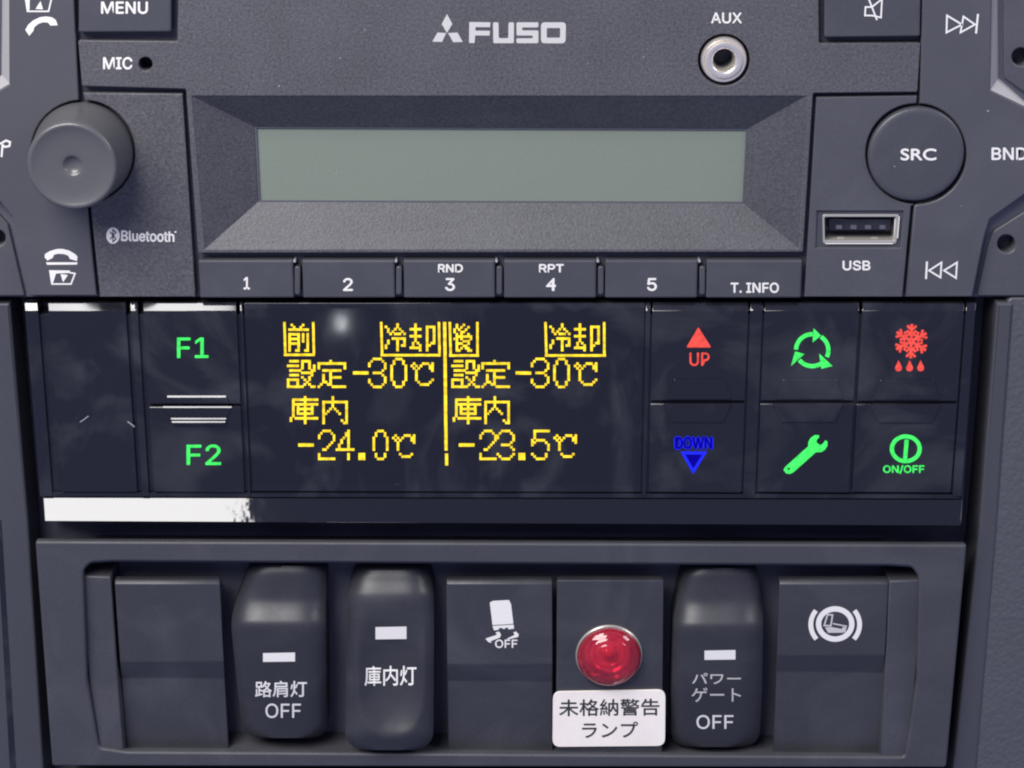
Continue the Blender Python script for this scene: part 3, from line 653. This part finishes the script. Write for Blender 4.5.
# sticker
st = slab('sticker', [rnd([(553, 692), (665.5, 690), (665, 746), (552.5, 747)], 8, 6)], .15, -.3, M['sticker'], None, bevel=.05)
tag(st, 'white rounded sticker with black Japanese text below the red lamp', 'sticker')
text('legend', '未格納警告', (559, 699.5, 659.5, 716.5, -1), .18, M['black_ink'], st, .25)
text('legend', 'ランプ', (582, 722, 638, 738, -.5), .18, M['black_ink'], st, .25)

# rockers
def smooth(k): return k * k * (3 - 2 * k)
def interp(tab, y):
    if y <= tab[0][0]: return tab[0][1:]
    for a, b in zip(tab, tab[1:]):
        if y <= b[0]:
            k = (y - a[0]) / (b[0] - a[0]); return tuple(p + (q_ - p) * k for p, q_ in zip(a[1:], b[1:]))
    return tab[-1][1:]
def rocker(name, tab, label, scoop=None, rb=16, rnd_e=2.5):
    """tab rows (y, xl, xr, depth); the front is a smoothed sheet with rounded flanks, closed at the back"""
    y0, y1 = tab[0][0], tab[-1][0]; NY, NX = 90, 40
    t = thing(name, W((tab[-1][1] + tab[-1][2]) / 2, y1, -8.8), label, 'switch', SW)
    def prof_d(y):
        tot = 0; ws = 0
        for k in range(-8, 9):
            wt = math.exp(-(k / 4.5) ** 2); tot += wt * interp(tab, y + k * 1.1)[2]; ws += wt
        return tot / ws
    def depth(x, y):
        xl, xr, _ = interp(tab, y); u = (x - xl) / (xr - xl) * 2 - 1
        d = prof_d(y) - rnd_e * abs(u) ** 4.5
        if scoop:
            cx_, cy_, rx_, ry_, dp = scoop; q_ = abs((x - cx_) / rx_) ** 2.6 + max(0, (y - cy_) / ry_) ** 2.6; top_k = smooth(min(1, max(0, (y - 600) / 55)))
            d -= dp * top_k * max(0, 1 - q_)
        return d
    bm = bmesh.new(); g = []
    for j in range(NY + 1):
        y = y0 + (y1 - y0) * j / NY; xl, xr, _ = interp(tab, y)
        cut = 0
        if y1 - y < rb: cut = rb - math.sqrt(max(0, rb * rb - (rb - (y1 - y)) ** 2))
        row = []
        for i in range(NX + 1):
            u = -math.cos(math.pi * i / NX) * .5 + .5
            x = xl + (xr - xl) * u; d = depth(x, y); xx = xl + cut + (xr - xl - 2 * cut) * u
            row.append(bm.verts.new(W(xx, y, d)))
        g.append(row)
    for a, b in zip(g, g[1:]):
        for i in range(NX): bm.faces.new((a[i], b[i], b[i + 1], a[i + 1]))
    loop = g[0][:] + [r_[-1] for r_ in g[1:]] + g[-1][-2::-1] + [r_[0] for r_ in g[-2:0:-1]]
    bks = [bm.verts.new(Vector((v.co.x, .0089, v.co.z))) for v in loop]
    for i in range(len(loop)):
        j = (i + 1) % len(loop); bm.faces.new((loop[j], loop[i], bks[i], bks[j]))
    bm.faces.new(bks)
    bmesh.ops.recalc_face_normals(bm, faces=bm.faces)
    me = bpy.data.meshes.new('paddle'); bm.to_mesh(me); bm.free()
    p = link('paddle', me, M['rocker'], t, angle=62)
    return t, p, lambda x, y: depth(x, y) + .05
offtab = lambda dx, k=0: None
t2, p2, d2 = rocker('rocker_switch', [(566, 251, 325, -2.2), (571, 247.5, 326.5, -1.3), (590, 240.5, 326.5, -.8), (600, 236, 326, -.5), (613, 232.6, 325.5, .8), (622, 231.5, 325.5, 2.1), (629, 231.5, 325.5, 2.3), (690, 237.5, 326.5, 1.6), (738, 244, 328, -.4)], 'black rocker switch marked OFF below three kanji, second in the row')
t6, p6, d6 = rocker('rocker_switch', [(568, 686, 756, -2.2), (573, 683, 758, -1.3), (592, 678, 760.5, -.8), (602, 676, 762, -.5), (615, 674.3, 763, .8), (624, 673.5, 763, 2.1), (631, 673.5, 763, 2.3), (690, 671.5, 762, 1.5), (747, 671, 759, -.6)], 'black rocker switch marked OFF below two katakana lines, beside the sticker')
t3, p3, d3 = rocker('rocker_switch', [(569, 357, 427, -2.4), (574, 354, 430, -1.5), (581, 351, 432, -1.0), (594, 348, 434, .6), (601, 347.5, 434, .95), (640, 346.5, 434, 2.2), (700, 345.5, 433.5, 3.6), (735, 345.5, 433, 4.6), (750, 348, 431, 3.4)], 'black scooped rocker switch with three kanji and no OFF, pressed the other way', scoop=(391, 672, 33, 66, 2.2))
def wbar(p, d, x0, y0, x1, y1): flat('marker_bar', [[(x0, y0 + .6), (x1, y0), (x1, y1), (x0, y1 + .4)]], d, M['print'], p)
wbar(p2, d2, 263, 652.5, 295, 661.5); wbar(p3, d3, 375.5, 626.5, 406.5, 639); wbar(p6, d6, 704.5, 650, 735.5, 659.5)
text('legend', '路肩灯', (255, 681, 307, 697.5, -.5), d2, M['print'], p2, .25); text('legend', 'OFF', (265.5, 703.5, 301, 718), d2, M['print'], p2, .15)
text('legend', '庫内灯', (364.5, 666, 416.5, 686, -.5), d3, M['print'], p3, .25)
text('legend', 'パワー', (692, 673, 741, 684), d6, M['print_dim'], p6, .15); text('legend', 'ゲート', (691.5, 687.5, 741, 702), d6, M['print_dim'], p6, .15)
text('legend', 'OFF', (696.5, 715, 733.5, 729), d6, M['print'], p6, .15)

# specks of dust and fine scratches
def specks(parent, d, spots, name='dust_speck'):
    for x, y, r in spots: flat(name, [circ(x, y, r, r * random.uniform(.6, 1.1), 9)], d, M['dust'], parent)
for par, d, sp_ in ((bpy.data.objects['screen'], -4.65, [(336, 173, .9), (353, 178, .6)]), (side_r, .04, [(988, 111, 1.1), (961, 206, .6)]), (src, .74, [(894.5, 166.5, .9)]),
                    (face, .04, [(340, 58, .8), (279, 86, .8), (644, 57, .7), (365, 30, .6), (588, 63, .6), (230, 20, .6)])):
    specks(par, d, sp_)
bc = bpy.data.objects['blank_cover']
flat('scratch', stroke_loop([(80, 422), (84, 419.5), (88.5, 416)], .9) + stroke_loop([(127.5, 421.5), (131, 424), (134.5, 427)], 1.1), D1 + .03, M['dust'], bc)
